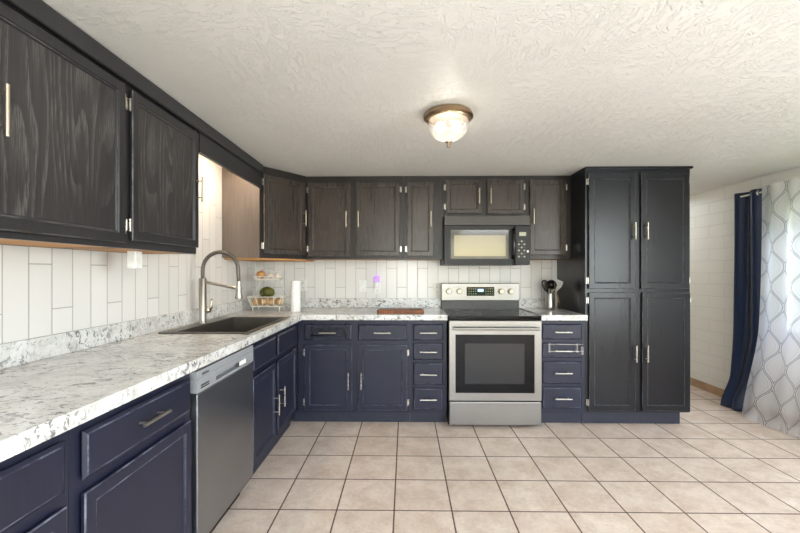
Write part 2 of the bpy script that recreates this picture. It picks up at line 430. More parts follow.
def text(name, body, size, loc, rot, mat, parent, depth=0.0004):
    c = bpy.data.curves.new(name, 'FONT'); c.body = body; c.size = size; c.extrude = depth; c.align_x = 'CENTER'; c.align_y = 'CENTER'
    o = bpy.data.objects.new(name, c); COL.objects.link(o)
    dg = bpy.context.evaluated_depsgraph_get(); me = bpy.data.meshes.new_from_object(o.evaluated_get(dg))
    bpy.data.objects.remove(o)
    me.materials.clear(); me.materials.append(mat)
    p = bpy.data.objects.new(name, me); COL.objects.link(p); p.parent = parent; p.location = loc; p.rotation_euler = rot
    return p

# ------------------------------------------------------------------ room shell
XL, XR, YB, YF, YR = -1.5, 3.25, 3.86, -2.8, 5.6
b = bm_(); box(b, XL-.1, XR+.1, YF-.1, YR+.1, -.1, 0); struct('floor', b, M['floor'], label='beige ceramic tile floor with dark grout')
b = bm_(); box(b, XL-.1, XR+.1, YF-.1, YR+.1, CEIL, CEIL+.1); struct('ceiling', b, M['ceiling'], label='off white ceiling with trowelled plaster texture')
b = bm_(); box(b, XL-.1, XL, YF, YB, 0, CEIL); struct('wall_left', b, M['tile_left'], label='left wall with white vertical tiles')
b = bm_(); box(b, XL-.1, 2.362, YB, YB+.1, 0, CEIL); struct('wall_back', b, M['tile_back'], label='back wall with white vertical tiles')
b = bm_(); box(b, 2.362, 2.462, YB, YR, 0, CEIL); struct('wall_alcove', b, M['plain_wall'])
b = bm_(); box(b, 2.362, XR+.1, YR, YR+.1, 0, CEIL); struct('wall_far', b, M['plain_wall'])
WY0, WY1, WZ0, WZ1 = 2.05, 3.35, 0.79, 1.86
b = bm_()
SY0, SY1 = -1.20, 0.72
for y0, y1, z0, z1 in ((YF, SY0, 0, CEIL), (SY0, SY1, 0, .5), (SY0, SY1, 2.05, CEIL), (SY1, WY0, 0, CEIL), (WY0, WY1, 0, WZ0), (WY0, WY1, WZ1, CEIL), (WY1, YR, 0, CEIL)):
    box(b, XR, XR+.14, y0, y1, z0, z1)
struct('wall_right', b, M['block'], label='cream painted block wall on the right')
b = bm_()
for x0, x1, z0, z1 in ((XL-.1, -.7, 0, CEIL), (-.7, 2.6, 2.12, CEIL), (2.6, XR+.1, 0, CEIL), (-.7, 2.6, 0, .2)):
    box(b, x0, x1, YF-.1, YF, z0, z1)
struct('wall_rear', b, M['rear_wall'])
b = bm_(); box(b, XR-.014, XR, -2.7, YR, 0, .085, .003); struct('baseboard_right', b, M['base_tile'], label='tan tile baseboard along the right wall')
b = bm_(); box(b, -3, 40, -30, 40, -.4, -.3); o = struct('ground', b, M['grass'])

def window(name, axis, a0, a1, z0, z1, at, rail=None, mull=()):
    r = bpy.data.objects.new(name, None); COL.objects.link(r); r['kind'] = 'structure'
    bf = bm_(); fw = .05
    def bx(p0, p1, q0, q1):
        if axis == 'y': box(bf, at-.03, at+.03, p0, p1, q0, q1, .004)
        else: box(bf, p0, p1, at-.03, at+.03, q0, q1, .004)
    bx(a0, a0+fw, z0, z1); bx(a1-fw, a1, z0, z1); bx(a0+fw, a1-fw, z0, z0+fw); bx(a0+fw, a1-fw, z1-fw, z1)
    if rail: bx(a0+fw, a1-fw, rail-.025, rail+.025)
    for m in mull: bx(m-.03, m+.03, z0+fw, z1-fw)
    obj('window_frame', bf, M['vinyl'], r)
    bp = bm_()
    if axis == 'y': box(bp, at-.003, at+.003, a0+fw, a1-fw, z0+fw, z1-fw)
    else: box(bp, a0+fw, a1-fw, at-.003, at+.003, z0+fw, z1-fw)
    obj('window_pane', bp, M['pane'], r)
window('window_1', 'y', WY0, WY1, WZ0, WZ1, XR+.09, rail=1.31)
window('window_2', 'y', SY0, SY1, .5, 2.05, XR+.09, mull=(-.24,))
window('window_3', 'x', -.7, 2.6, .2, 2.12, YF-.05, mull=(.95,))

# ------------------------------------------------------------------ cabinets
def pull(root, x, z, vert, L=.14, y=-.02, mat=None, xf=None):
    bm = bm_(); so = .032
    if vert:
        cyl(bm, (x, y-so, z-L/2), (x, y-so, z+L/2), .0058, 12)
        for s in (-1, 1): cyl(bm, (x, y+.004, z+s*L*.33), (x, y-so, z+s*L*.33), .0046, 10)
    else:
        cyl(bm, (x-L/2, y-so, z), (x+L/2, y-so, z), .0058, 12)
        for s in (-1, 1): cyl(bm, (x+s*L*.33, y+.004, z), (x+s*L*.33, y-so, z), .0046, 10)
    return obj('handle', bm, mat or M['nickel'], root, 'auto', xf)
def door(root, x0, x1, z0, z1, paint, hx=None, hz=None, hinge=None, hmat=None, stile=.048, xf=None, hl=.14, hingez=None):
    bm = bm_(); y1, yf = -.001, -.02
    box(bm, x0+.009, x1-.009, yf+.0112, y1, z0+.009, z1-.009)   # back slab, rabbeted all round
    s = stile
    # moulded frame: outer ring with bevelled edges made by lofting rectangles
    prof = [(.02, yf+.011), (0, yf+.011), (0, yf+.003), (.004, yf), (s-.010, yf), (s-.007, yf+.004), (s-.003, yf+.004), (s, yf+.009), (s+.002, yf+.010)]
    rings = []
    for ins, y in prof:
        rings.append([bm.verts.new(c) for c in ((x0+ins, y, z0+ins), (x1-ins, y, z0+ins), (x1-ins, y, z1-ins), (x0+ins, y, z1-ins))])
    for q, (a, c) in enumerate(zip(rings, rings[1:])):
        for i in range(4):
            f_ = bm.faces.new((a[i], a[(i+1) % 4], c[(i+1) % 4], c[i]))
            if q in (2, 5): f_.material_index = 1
    bm.faces.new(rings[-1]).material_index = 2
    d = obj('door', bm, paint, root, xf=xf)
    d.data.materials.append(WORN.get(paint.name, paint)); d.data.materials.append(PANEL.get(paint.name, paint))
    if hx is not None: pull(d, hx, hz, True, hl, mat=hmat, xf=xf)
    if hinge:
        xh = x0 if hinge == 'l' else x1; s_ = -1 if hinge == 'l' else 1
        hzs = hingez or (z0+.065, z1-.065)
        for zz in hzs:
            hb = bm_(); box(hb, min(xh+s_*.001, xh+s_*.017), max(xh+s_*.001, xh+s_*.017), -.006, -.0005, zz-.025, zz+.025, .001, 1)
            cyl(hb, (xh+s_*.004, -.012, zz-.027), (xh+s_*.004, -.012, zz+.027), .0045, 10)
            obj('hinge', hb, M['nickel'], d, xf=xf)
    return d
def drawer(root, x0, x1, z0, z1, paint, handle=True, hmat=None, L=.14, hx=None, hz=None):
    bm = bm_(); y1, yf = -.001, -.02
    prof = [(.009, y1), (.009, yf+.011), (0, yf+.011), (0, yf+.008), (.009, yf+.002), (.013, yf), (.016, yf)]
    rings = [[bm.verts.new(c) for c in ((x0+i, y, z0+i), (x1-i, y, z0+i), (x1-i, y, z1-i), (x0+i, y, z1-i))] for i, y in prof]
    bm.faces.new(rings[0][::-1])
    for q, (a, c) in enumerate(zip(rings, rings[1:])):
        for i in range(4):
            f_ = bm.faces.new((a[i], a[(i+1) % 4], c[(i+1) % 4], c[i]))
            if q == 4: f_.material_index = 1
    bm.faces.new(rings[-1])
    d = obj('drawer', bm, paint, root)
    d.data.materials.append(WORN.get(paint.name, paint))
    if handle: pull(d, (x0+x1)/2 if hx is None else hx, (z0+z1)/2 if hz is None else hz, False, L, mat=hmat)
    return d
def carcass(root, W, D, z0, z1, paint, x0=0.0, bottom=None, toe=None, top=True, inner=.018):
    bm = bm_()
    box(bm, x0, x0+W, 0, .02, z0, z1)
    box(bm, x0, x0+inner, .02, D, z0, z1); box(bm, x0+W-inner, x0+W, .02, D, z0, z1)
    box(bm, x0+inner, x0+W-inner, D-.01, D, z0, z1)
    if not bottom: box(bm, x0+inner, x0+W-inner, .02, D-.01, z0, z0+.018)
    if top: box(bm, x0+inner, x0+W-inner, .02, D-.01, z1-.018, z1)
    o = obj('body', bm, paint, root)
    if bottom:
        bb = bm_(); box(bb, x0+inner+.001, x0+W-inner-.001, .021, D-.011, z0+.001, z0+.014); p = obj('bottom_panel', bb, bottom, root); p['label'] = 'unpainted tan wood underside'
    if toe:
        tb = bm_(); box(tb, x0+toe[0], x0+W-toe[1], toe[2], toe[2]+.02, 0.001, z0-.0005)
        obj('toe_kick', tb, M['toe'], root)
    return o
ZB, ZT = .118, .884
NAVY, UP, LP, PAN = M['base_paint'], M['upper_paint'], M['left_paint'], M['pantry_paint']
HB = M['brass_nickel']
R90 = PI/2
XFACE = -.905; YFACE = 3.255
BG = 'navy base cabinets under the granite worktops'

# --- left run, faces +X; local x = world Y
def left_base(name, label, y0, y1, top=False):
    return thing(name, label, 'cabinet', (XFACE, y0, 0), R90, BG)
r = left_base('base_cabinet', 'nearest navy base cabinet at lower left corner of the photo', .35, 1.03)
carcass(r, .679, .59, ZB, ZT, NAVY, toe=(0, 0, .06))
drawer(r, .03, .655, .71, .847, NAVY); door(r, .03, .655, .15, .675, NAVY, hx=.09, hz=.56)
r = left_base('base_cabinet', 'navy base cabinet with one drawer and one wide door, left of dishwasher', 1.03, 1.615)
carcass(r, .584, .59, ZB, ZT, NAVY, toe=(0, 0, .06))
drawer(r, .03, .566, .71, .847, NAVY, hz=.785, hx=.297); door(r, .03, .566, .15, .675, NAVY, hinge=None)
r = left_base('sink_base_cabinet', 'navy two door sink cabinet between dishwasher and corner', 2.236, 3.25)
carcass(r, 1.0, .59, ZB, ZT, NAVY, toe=(0, 0, .06), top=False)
drawer(r, .012, .412, .70, .847, NAVY, handle=False); drawer(r, .45, .90, .70, .847, NAVY, handle=False)
door(r, .012, .412, .15, .665, NAVY, hx=.374, hz=.385, hl=.14); door(r, .45, .90, .15, .665, NAVY, hx=.494, hz=.405, hl=.14)
# --- back run, faces -Y
r = thing('base_cabinet', 'navy double base cabinet with two drawers over two doors, against back wall', 'cabinet', (-.903, YFACE, 0), 0, BG)
carcass(r, .940, .59, ZB-.012, ZT, NAVY, toe=(-.06, 0, .065))
X = lambda x: x+.903
drawer(r, X(-.849), X(-.447), .712, .845, NAVY); drawer(r, X(-.397), X(.013), .712, .845, NAVY)
door(r, X(-.845), X(-.447), .128, .674, NAVY, hx=X(-.475), hz=.378, hinge='l'); door(r, X(-.397), X(.013), .128, .674, NAVY, hx=X(-.368), hz=.378, hinge='r')
r = thing('drawer_cabinet', 'narrow navy cabinet of four drawers left of the range', 'cabinet', (.038, YFACE, 0), 0, BG)
carcass(r, .306, .59, ZB-.012, ZT, NAVY, toe=(0, 0, .065))
for z0, z1 in ((.712, .848), (.55, .694), (.342, .527), (.137, .318)): drawer(r, .026, .277, z0, z1, NAVY)
r = thing('drawer_cabinet', 'narrow navy cabinet of four drawers between range and pantry', 'cabinet', (1.121, YFACE, 0), 0, BG)
carcass(r, .374, .59, ZB-.012, ZT, NAVY, toe=(0, 0, .065))
for z0, z1 in ((.724, .852), (.572, .694), (.356, .543), (.15, .328)): drawer(r, .015, .342, z0, z1, NAVY)
# --- pantry
r = thing('pantry_cabinet', 'tall blue black pantry cabinet with four doors, floor to ceiling', 'cabinet', (1.497, YFACE, 0), 0)
carcass(r, .863, .60, .118, 2.137, PAN, toe=(0, .04, .06))
X = lambda x: x-1.497
for x0, x1, h, hx, in ((1.520, 1.904, 'l', 1.885), (1.950, 2.345, 'r', 1.985)):
    door(r, X(x0), X(x1), 1.146, 2.100, PAN, hx=X(hx), hz=1.622, hinge=h, hmat=HB, stile=.052)
for x0, x1, h, hx, in ((1.522, 1.904, 'l', 1.893), (1.958, 2.352, 'r', 1.985)):
    door(r, X(x0), X(x1), .134, 1.113, PAN, hx=X(hx), hz=.613, hinge=h, stile=.052)
b = bm_(); box(b, -.008, .870, -.03, .60, 2.1375, 2.1555, .003); obj('cornice', b, PAN, r)

# --- upper cabinets
UG = 'dark upper cabinets on the back wall'
ZU0, ZU1 = 1.402, 2.155
YU = 3.53
r = thing('corner_wall_cabinet', 'dark angled corner upper cabinet with pale warm lit side panel', 'cabinet', (0, 0, 0), 0, UG)
b = bm_(); prism(b, [(-1.19, 3.15), (-.903, 3.53), (-.903, 3.857), (-1.498, 3.857), (-1.498, 3.15)], 1.40, ZU1); obj('body', b, UP, r)
b = bm_(); box(b, -1.497, -1.192, 3.1465, 3.1495, 1.401, 2.15); p = obj('side_panel', b, M['side_panel'], r); p['label'] = 'side panel with warm light painted in'
dv = Vector((.287, .38, 0)); L = dv.length; ang = math.atan2(dv.y, dv.x)
XF = Matrix.Translation((-1.19, 3.15, 0)) @ Matrix.Rotation(ang, 4, 'Z')
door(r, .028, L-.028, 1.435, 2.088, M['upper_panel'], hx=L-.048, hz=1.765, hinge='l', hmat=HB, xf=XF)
b = bm_(); prism(b, [(-1.195, 3.165), (-.915, 3.535), (-.915, 3.85), (-1.49, 3.85), (-1.49, 3.165)], 1.386, 1.3995); p = obj('bottom_panel', b, M['raw_wood'], r); p['label'] = 'unpainted tan wood underside'
def upper(name, label, x0, x1, z0=ZU0, wood=M['raw_wood']):
    r = thing(name, label, 'cabinet', (x0, YU, 0), 0, UG); carcass(r, x1-x0, .326, z0, ZU1, UP, bottom=wood); return r
r = upper('wall_cabinet', 'dark two door upper cabinet beside the angled corner cabinet', -.900, -.022); X = lambda x: x+.900
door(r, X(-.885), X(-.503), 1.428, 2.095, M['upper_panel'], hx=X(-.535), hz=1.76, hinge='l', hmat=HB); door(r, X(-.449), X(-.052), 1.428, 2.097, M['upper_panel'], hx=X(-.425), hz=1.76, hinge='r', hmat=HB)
r = upper('wall_cabinet', 'narrow dark one door upper cabinet left of the microwave', -.020, .338); X = lambda x: x+.020
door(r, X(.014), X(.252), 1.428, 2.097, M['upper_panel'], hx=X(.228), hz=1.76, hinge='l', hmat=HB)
r = upper('wall_cabinet', 'short dark two door upper cabinet over the microwave', .340, 1.098, 1.782, None); X = lambda x: x-.340
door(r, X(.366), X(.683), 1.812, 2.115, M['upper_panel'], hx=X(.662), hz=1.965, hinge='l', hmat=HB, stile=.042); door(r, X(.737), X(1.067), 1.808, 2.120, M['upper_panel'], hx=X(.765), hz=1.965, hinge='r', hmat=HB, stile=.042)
r = upper('wall_cabinet', 'dark one door upper cabinet between microwave and pantry', 1.100, 1.494); X = lambda x: x-1.100
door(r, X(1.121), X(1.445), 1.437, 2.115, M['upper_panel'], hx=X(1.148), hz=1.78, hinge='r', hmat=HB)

LG = 'charcoal upper cabinets on the left wall'
XU = -1.19
def left_upper(label, y0, y1):
    r = thing('wall_cabinet', label, 'cabinet', (XU, y0, 0), R90, LG); carcass(r, y1-y0, .306, 1.388, ZU1, LP, bottom=M['raw_wood']); return r
r = left_upper('large charcoal upper cabinet with streaky grain at the upper left of the photo', .50, 1.628); Y = lambda y: y-.50
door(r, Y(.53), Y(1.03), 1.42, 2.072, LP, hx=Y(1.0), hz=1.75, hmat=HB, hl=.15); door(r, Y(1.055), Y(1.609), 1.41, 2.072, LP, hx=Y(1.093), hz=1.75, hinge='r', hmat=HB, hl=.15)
r = left_upper('charcoal one door upper cabinet at the left edge of the sink opening', 1.630, 2.188); Y = lambda y: y-1.630
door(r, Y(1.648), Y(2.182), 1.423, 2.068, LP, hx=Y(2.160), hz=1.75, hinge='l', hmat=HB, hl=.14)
b = bm_(); box(b, XU, XU+.02, 2.19, 3.148, 1.966, 2.153); tag(obj('valance', b, LP), 'dark wooden valance board bridging the opening over the sink', 'valance')
b = bm_(); box(b, XU+.0205, XU+.034, .5, 3.148, 2.083, 2.154, .004); tag(obj('cabinet_trim', b, LP), 'long dark trim strip along ceiling above left upper cabinets', 'trim')

# ------------------------------------------------------------------ worktops
CZ0, CZ1 = .886, .93
b = bm_()
xe = -.857; ye = 3.205
sx0, sx1, sy0, sy1 = -1.395, -.915, 2.235, 3.0
for x0, x1, y0, y1 in ((-1.499, xe, .30, sy0), (-1.499, sx0, sy0, sy1), (sx1, xe, sy0, sy1), (-1.499, xe, sy1, 3.857), (xe, .346, ye, 3.857)):
    box(b, x0, x1, y0, y1, CZ0, CZ1)
bmesh.ops.remove_doubles(b, verts=b.verts, dist=1e-4)
ct = tag(obj('countertop', b, M['granite']), 'L shaped white granite worktop with dark flecks, holding sink', 'countertop')
b = bm_(); box(b, -1.499, -1.479, .30, 3.857, CZ1+.0005, 1.022, .002); box(b, -1.478, .346, 3.837, 3.857, CZ1+.0005, 1.022, .002); obj('backsplash_lip', b, M['granite'], ct)
b = bm_(); box(b, 1.119, 1.4955, ye, 3.857, CZ0, CZ1); ct2 = tag(obj('countertop', b, M['granite']), 'short granite worktop between range and pantry, holding utensil crock', 'countertop')
b = bm_(); box(b, 1.119, 1.4955, 3.837, 3.857, CZ1+.0005, 1.022, .002); obj('backsplash_lip', b, M['granite'], ct2)

# ------------------------------------------------------------------ sink
s = thing('sink', 'dark rectangular drop in sink set in the left worktop', 'sink', (0, 0, 0))
b = bm_()
X0, X1, Y0, Y1 = -1.425, -.900, 2.213, 3.020
bx0, bx1, by0, by1 = -1.335, -.930, 2.243, 2.992
zt = CZ1+.007
def rect(x0, x1, y0, y1, z): return [b.verts.new(c) for c in ((x0, y0, z), (x1, y0, z), (x1, y1, z), (x0, y1, z))]
rg = [rect(X0, X1, Y0, Y1, CZ1+.0008), rect(X0, X1, Y0, Y1, zt-.002), rect(X0+.003, X1-.003, Y0+.003, Y1-.003, zt), rect(bx0, bx1, by0, by1, zt), rect(bx0+.004, bx1-.004, by0+.004, by1-.004, zt-.006), rect(bx0+.012, bx1-.012, by0+.012, by1-.012, .745), rect(bx0+.03, bx1-.03, by0+.03, by1-.03, .728)]
for a, c in zip(rg, rg[1:]):
    for i in range(4): b.faces.new((a[i], a[(i+1) % 4], c[(i+1) % 4], c[i]))
b.faces.new(rg[-1])
obj('basin', b, M['sink'], s)
b = bm_(); lathe(b, [(.0, .0), (.03, .0), (.042, .003), (.044, .0)], 24, (-1.13, 2.62, .7285)); obj('drain', b, M['nickel'], s, True)

# ------------------------------------------------------------------ faucet
fx, fy = -1.385, 2.631
f = thing('faucet', 'tall brushed nickel spring neck pull down faucet behind the sink', 'faucet', (fx, fy, zt+.001))
b = bm_(); lathe(b, [(0, 0), (.030, 0), (.030, .006), (.026, .012), (.025, .015), (.0245, .30), (.022, .305), (.0, .305)], 24); obj('column', b, M['faucet_steel'], f, 'auto')
ah = .122
pts = [Vector((0, 0, .300)), Vector((0, 0, .33))]
pts += arc((ah, 0, .362), ah, PI, 0, 26, (1, 0, 0), (0, 0, 1)) + [Vector((ah*2+.002, 0, .32)), Vector((ah*2+.004, 0, .27))]
b = bm_(); tube(b, pts, .011, 12)



obj('spring_neck', b, M['hose'], f, True)
# spring coil around the neck
b = bm_(); P_ = pts; cum = [0]
for a, c in zip(P_, P_[1:]): cum.append(cum[-1]+(c-a).length)
hp = []; turns = 58; N = turns*10
for i in range(N+1):
    s_ = cum[-1]*i/N; k = 0
    while k < len(cum)-2 and cum[k+1] < s_: k += 1
    tt = (s_-cum[k])/(cum[k+1]-cum[k]); p = P_[k].lerp(P_[k+1], tt); d = (P_[k+1]-P_[k]).normalized()
    u = Vector((0, 1, 0)); v = d.cross(u); a = 2*PI*turns*i/N
    hp.append(p+.0125*(u*math.cos(a)+v*math.sin(a)))
tube(b, hp, .0022, 5); obj('spring_coil', b, M['hose'], f, True)
b = bm_(); lathe(b, [(0, .285), (.015, .285), (.016, .25), (.021, .20), (.025, .175), (.024, .166), (0, .166)], 20, (ah*2+.004, 0, 0)); obj('spray_head', b, M['faucet_steel'], f, 'auto')
b = bm_(); tube(b, [(.02, 0, .278), (ah*2-.012, 0, .236)], [.011, .009], 12); cyl(b, (ah*2+.004, -.0, .227), (ah*2+.004, 0, .247), .021, 20); obj('docking_arm', b, M['faucet_steel'], f, 'auto')
b = bm_(); cyl(b, (.02, 0, .085), (.052, 0, .085), .016, 16); tube(b, [(.045, 0, .085), (.057, 0, .11), (.062, .0, .15), (.060, 0, .165)], [.012, .010, .007, .006], 10); obj('lever', b, M['brass_nickel'], f, True)

# ------------------------------------------------------------------ dishwasher
d = thing('dishwasher', 'stainless steel dishwasher under worktop between navy cabinets', 'dishwasher', (-.900, 1.622, 0), R90)
W = .607
b = bm_(); box(b, .004, W-.004, .02, .585, .115, .878); obj('body', b, M['black_plastic'], d)
b = bm_(); box(b, .004, W-.004, -.022, .019, .118, .770, .004); obj('door', b, M['dark_steel'], d)
b = bm_()
box(b, .004, W-.004, -.022, .019, .835, .866, .002); box(b, .004, .165, -.022, .019, .773, .8345); box(b, .50, W-.004, -.022, .019, .773, .8345); box(b, .166, .499, -.022, .019, .773, .785); box(b, .166, .499, -.022, .019, .812, .8345); box(b, .166, .499, .008, .019, .7855, .8115)
cp = obj('control_panel', b, M['panel_steel'], d)
for z in (.787, .797):
    b = bm_(); box(b, .03, .10, -.0235, -.0215, z, z+.005); obj('vent_slot', b, M['black_plastic'], cp)
text('logo', 'SAMSUNG', .013, (.07, -.0225, .846), (PI/2, 0, 0), M['black_plastic'], cp)
b = bm_(); box(b, .415, .498, -.024, -.0215, .789, .812, .001); p = obj('latch', b, M['white_plastic'], cp)
b = bm_(); box(b, .006, W-.006, .055, .075, .002, .1175); obj('toe_kick', b, M['black_plastic'], d)

# ------------------------------------------------------------------ range
rx0, rx1 = .356, 1.110; ry = 3.195
g = thing('range', 'stainless steel electric range with black glass top', 'range', (rx0, ry, 0)); W = rx1-rx0
b = bm_(); box(b, .002, W-.002, .045, .64, .012, .888); obj('body', b, M['black_plastic'], g)
for fx_, fy_ in ((.05, .08), (W-.05, .08), (.05, .6), (W-.05, .6)):
    b = bm_(); cyl(b, (fx_, fy_, 0.0005), (fx_, fy_, .0118), .018, 12); obj('foot', b, M['black_plastic'], g)
b = bm_(); box(b, -.004, W+.004, -.004, .600, .8885, .924, .006, 3); ck = obj('cooktop', b, M['black_gloss'], g)
for cx, cy, rr in ((.19, .17, .105), (.56, .17, .085), (.19, .44, .08), (.56, .44, .10)):
    b = bm_(); lathe(b, [(rr, 0), (rr+.003, .0), (rr+.003, .0004), (rr, .0004), (rr, 0)], 40, (cx, cy, .9241)); obj('burner_ring', b, M['vent_black'], ck)
dr = None
b = bm_(); y0 = -.02
for a in ((0.003, W-.003, .235, .296), (.003, W-.003, .774, .884), (.003, .052, .296, .774), (W-.058, W-.003, .296, .774)): box(b, a[0], a[1], y0, .044, a[2], a[3])
dr = obj('oven_door', b, M['range_steel'], g)
b = bm_(); box(b, .0525, W-.0585, y0+.003, .03, .2965, .7735); obj('oven_window', b, M['oven_glass'], dr)
b = bm_(); box(b, .13, W-.14, y0+.0022, y0+.0029, .37, .70); p = obj('inner_window', b, simple('oven_inner_glass', srgb(24, 25, 27), .25), dr)
b = bm_(); tube(b, [(.03, -.058, .826), (W-.03, -.058, .826)], .0125, 14)
for xx in (.045, W-.045): cyl(b, (xx, -.058, .826), (xx, y0+.001, .826), .009, 12)
obj('handle', b, M['range_steel'], dr, 'auto')
b = bm_(); box(b, .003, W-.003, y0+.002, .044, .034, .222, .004); obj('drawer', b, M['range_steel'], g)
b = bm_()                                                     # backguard
box(b, -.008, W-.004, .585, .645, 1.004, 1.174, .006); bg = obj('backguard', b, M['range_steel'], g)
b = bm_(); box(b, -.004, W-.006, .601, .644, .8885, 1.0035); obj('backguard_base', b, M['vent_black'], g)
for kx in (.066, .166, .571, .664):
    b = bm_(); k0 = .584
    cyl(b, (kx, k0-.006, 1.096), (kx, k0-.03, 1.096), .022, 24, .019)
    kn = obj('knob', b, M['brass_nickel'], bg, 'auto')
    b = bm_(); cyl(b, (kx, k0+.0005, 1.096), (kx, k0-.0055, 1.096), .030, 24); obj('bezel', b, M['hose'], kn, 'auto')
    b = bm_(); box(b, kx-.004, kx+.004, k0-.036, k0-.0301, 1.077, 1.115, .001); obj('grip', b, M['brass_nickel'], kn)
b = bm_(); box(b, .238, .506, .580, .5845, 1.052, 1.138, .001); dp = obj('display_panel', b, M['black_gloss'], bg)
b = bm_(); box(b, .345, .40, .579, .5798, 1.092, 1.118); obj('clock_screen', b, M['blue_led'], dp)
for i in range(4):
    for j in range(3):
        b = bm_(); x_ = .255+i*.022; z_ = 1.068+j*.024; box(b, x_, x_+.010, .579, .5799, z_, z_+.006); obj('touch_key', b, M['lcd'], dp)
        b = bm_(); x_ = .418+i*.022; box(b, x_, x_+.010, .579, .5799, z_, z_+.006); obj('touch_key', b, M['lcd'], dp)

# ------------------------------------------------------------------ microwave
m = thing('microwave', 'black over the range microwave with window and keypad', 'microwave', (.342, 3.42, 0)); W = .752
b = bm_(); box(b, 0, W, .03, .43, 1.345, 1.781); obj('body', b, M['black_plastic'], m)
b = bm_(); box(b, 0, W, .0, .0295, 1.694, 1.781, .004)
obj('vent_grille', b, M['vent_black'], m)
b = bm_()
for a in ((.003, .055, 1.348, 1.69), (.565, .585, 1.348, 1.69), (.055, .565, 1.348, 1.40), (.055, .565, 1.655, 1.69)): box(b, a[0], a[1], -.004, .0295, a[2], a[3])
md = obj('door', b, M['black_plastic'], m)
b = bm_(); box(b, .0555, .5645, .001, .028, 1.4005, 1.6545); mw = obj('window_surround', b, simple('smoked_glass', srgb(70, 63, 50), .1), md)
b = bm_(); box(b, .085, .538, -.0005, .0005, 1.424, 1.606); p = obj('window', b, M['micro_glass'], md); p['label'] = 'pale mesh window'
b = bm_(); tube(b, [(.600, -.004, 1.405), (.600, -.032, 1.44), (.600, -.038, 1.53), (.600, -.032, 1.62), (.600, -.004, 1.655)], .014, 12); obj('handle', b, M['black_gloss'], md, True)
b = bm_(); box(b, .622, W-.002, -.004, .0295, 1.348, 1.69, .002); cp = obj('control_panel', b, M['black_plastic'], m)
b = bm_(); box(b, .655, .715, -.0052, -.0042, 1.60, 1.634); obj('display', b, M['lcd'], cp)
for j in range(6):
    for i in range(3):
        b = bm_(); x_ = .645+i*.024; z_ = 1.412+j*.027; box(b, x_, x_+.014, -.0054, -.0042, z_, z_+.013); obj('key', b, M['vent_black'] if (i+j) % 2 else M['lcd'], cp)
b = bm_(); box(b, .722, .738, -.0054, -.0042, 1.455, 1.475); obj('start_key', b, M['white_plastic'], cp)

# ------------------------------------------------------------------ ceiling light
lx, ly = .235, 2.13
c = thing('ceiling_light', 'flush ceiling light with bronze ring and lit ribbed glass dome', 'ceiling light', (lx, ly, CEIL-.0005))
b = bm_(); lathe(b, [(0, 0), (.118, 0), (.128, -.008), (.134, -.020), (.135, -.028), (.128, -.034), (.120, -.036), (.118, -.044), (.110, -.046), (.106, -.040), (.0, -.030)], 48); obj('canopy', b, M['bronze'], c, 'auto')
b = bm_(); lathe(b, [(.108, -.044), (.112, -.060), (.108, -.085), (.094, -.112), (.070, -.135), (.040, -.150), (.008, -.156)], 64); obj('glass_dome', b, M['dome'], c, True)
b = bm_(); lathe(b, [(0, -.152), (.018, -.154), (.020, -.160), (.008, -.166), (.006, -.174), (.011, -.180), (.008, -.188), (0, -.192)], 20); obj('finial', b, M['bronze'], c, True)
for sx in (-.045, .045):
    b = bm_(); sphere(b, (sx, 0, -.08), .028, 16, (1, 1, 1.1)); obj('bulb', b, M['bulb'], c, True)
lp = bpy.data.lights.new('bulb_light', 'POINT'); lp.energy = 2.4; lp.color = (1, .93, .83); lp.shadow_soft_size = .05
lo = bpy.data.objects.new('bulb_light', lp); COL.objects.link(lo); lo.location = (0, 0, -.10); lo.parent = c
# warm strip light behind the sink valance
st = thing('strip_light', 'slim warm strip light tucked behind the wooden valance', 'strip light', (-1.30, 2.70, CEIL-.001))
b = bm_(); box(b, -.02, .02, -.40, .40, -.025, 0, .004); obj('housing', b, M['white_plastic'], st)
b = bm_(); box(b, -.014, .014, -.38, .38, -.031, -.0255); obj('diffuser', b, emit('warm_strip_diffuser', (1, .80, .60, 1), 62), st)

# ------------------------------------------------------------------ small things on the worktops
CT = CZ1+.0005
r = tag(None or obj('paper_towel_roll', (lambda bb: (lathe(bb, [(.018, 0), (.041, 0), (.042, .004), (.042, .268), (.040, .272), (.019, .272), (.018, .268), (.018, 0)], 32), bb)[1])(bm_()), M['paper'], None, 'auto'), 'white paper towel roll standing on end by the back wall', 'paper towel')
r.location = (-.985, 3.47, CT)
# cutting board
cbd = thing('cutting_board', 'dark walnut cutting board lying flat on the worktop left of the range', 'cutting board', (0, 0, CT))
b = bm_(); prism(b, [(-.245, 3.30), (-.225, 3.275), (.150, 3.275), (.158, 3.285), (.158, 3.46), (.150, 3.47), (-.215, 3.47), (-.225, 3.46)], 0, .030)
bmesh.ops.bevel(b, geom=[e for e in b.edges], offset=.003, segments=2, affect='EDGES'); obj('board', b, M['board_wood'], cbd)
b = bm_(); box(b, .03, .13, 3.30, 3.325, .0302, .034, .001); obj('handle_inset', b, M['black_iron'], cbd)

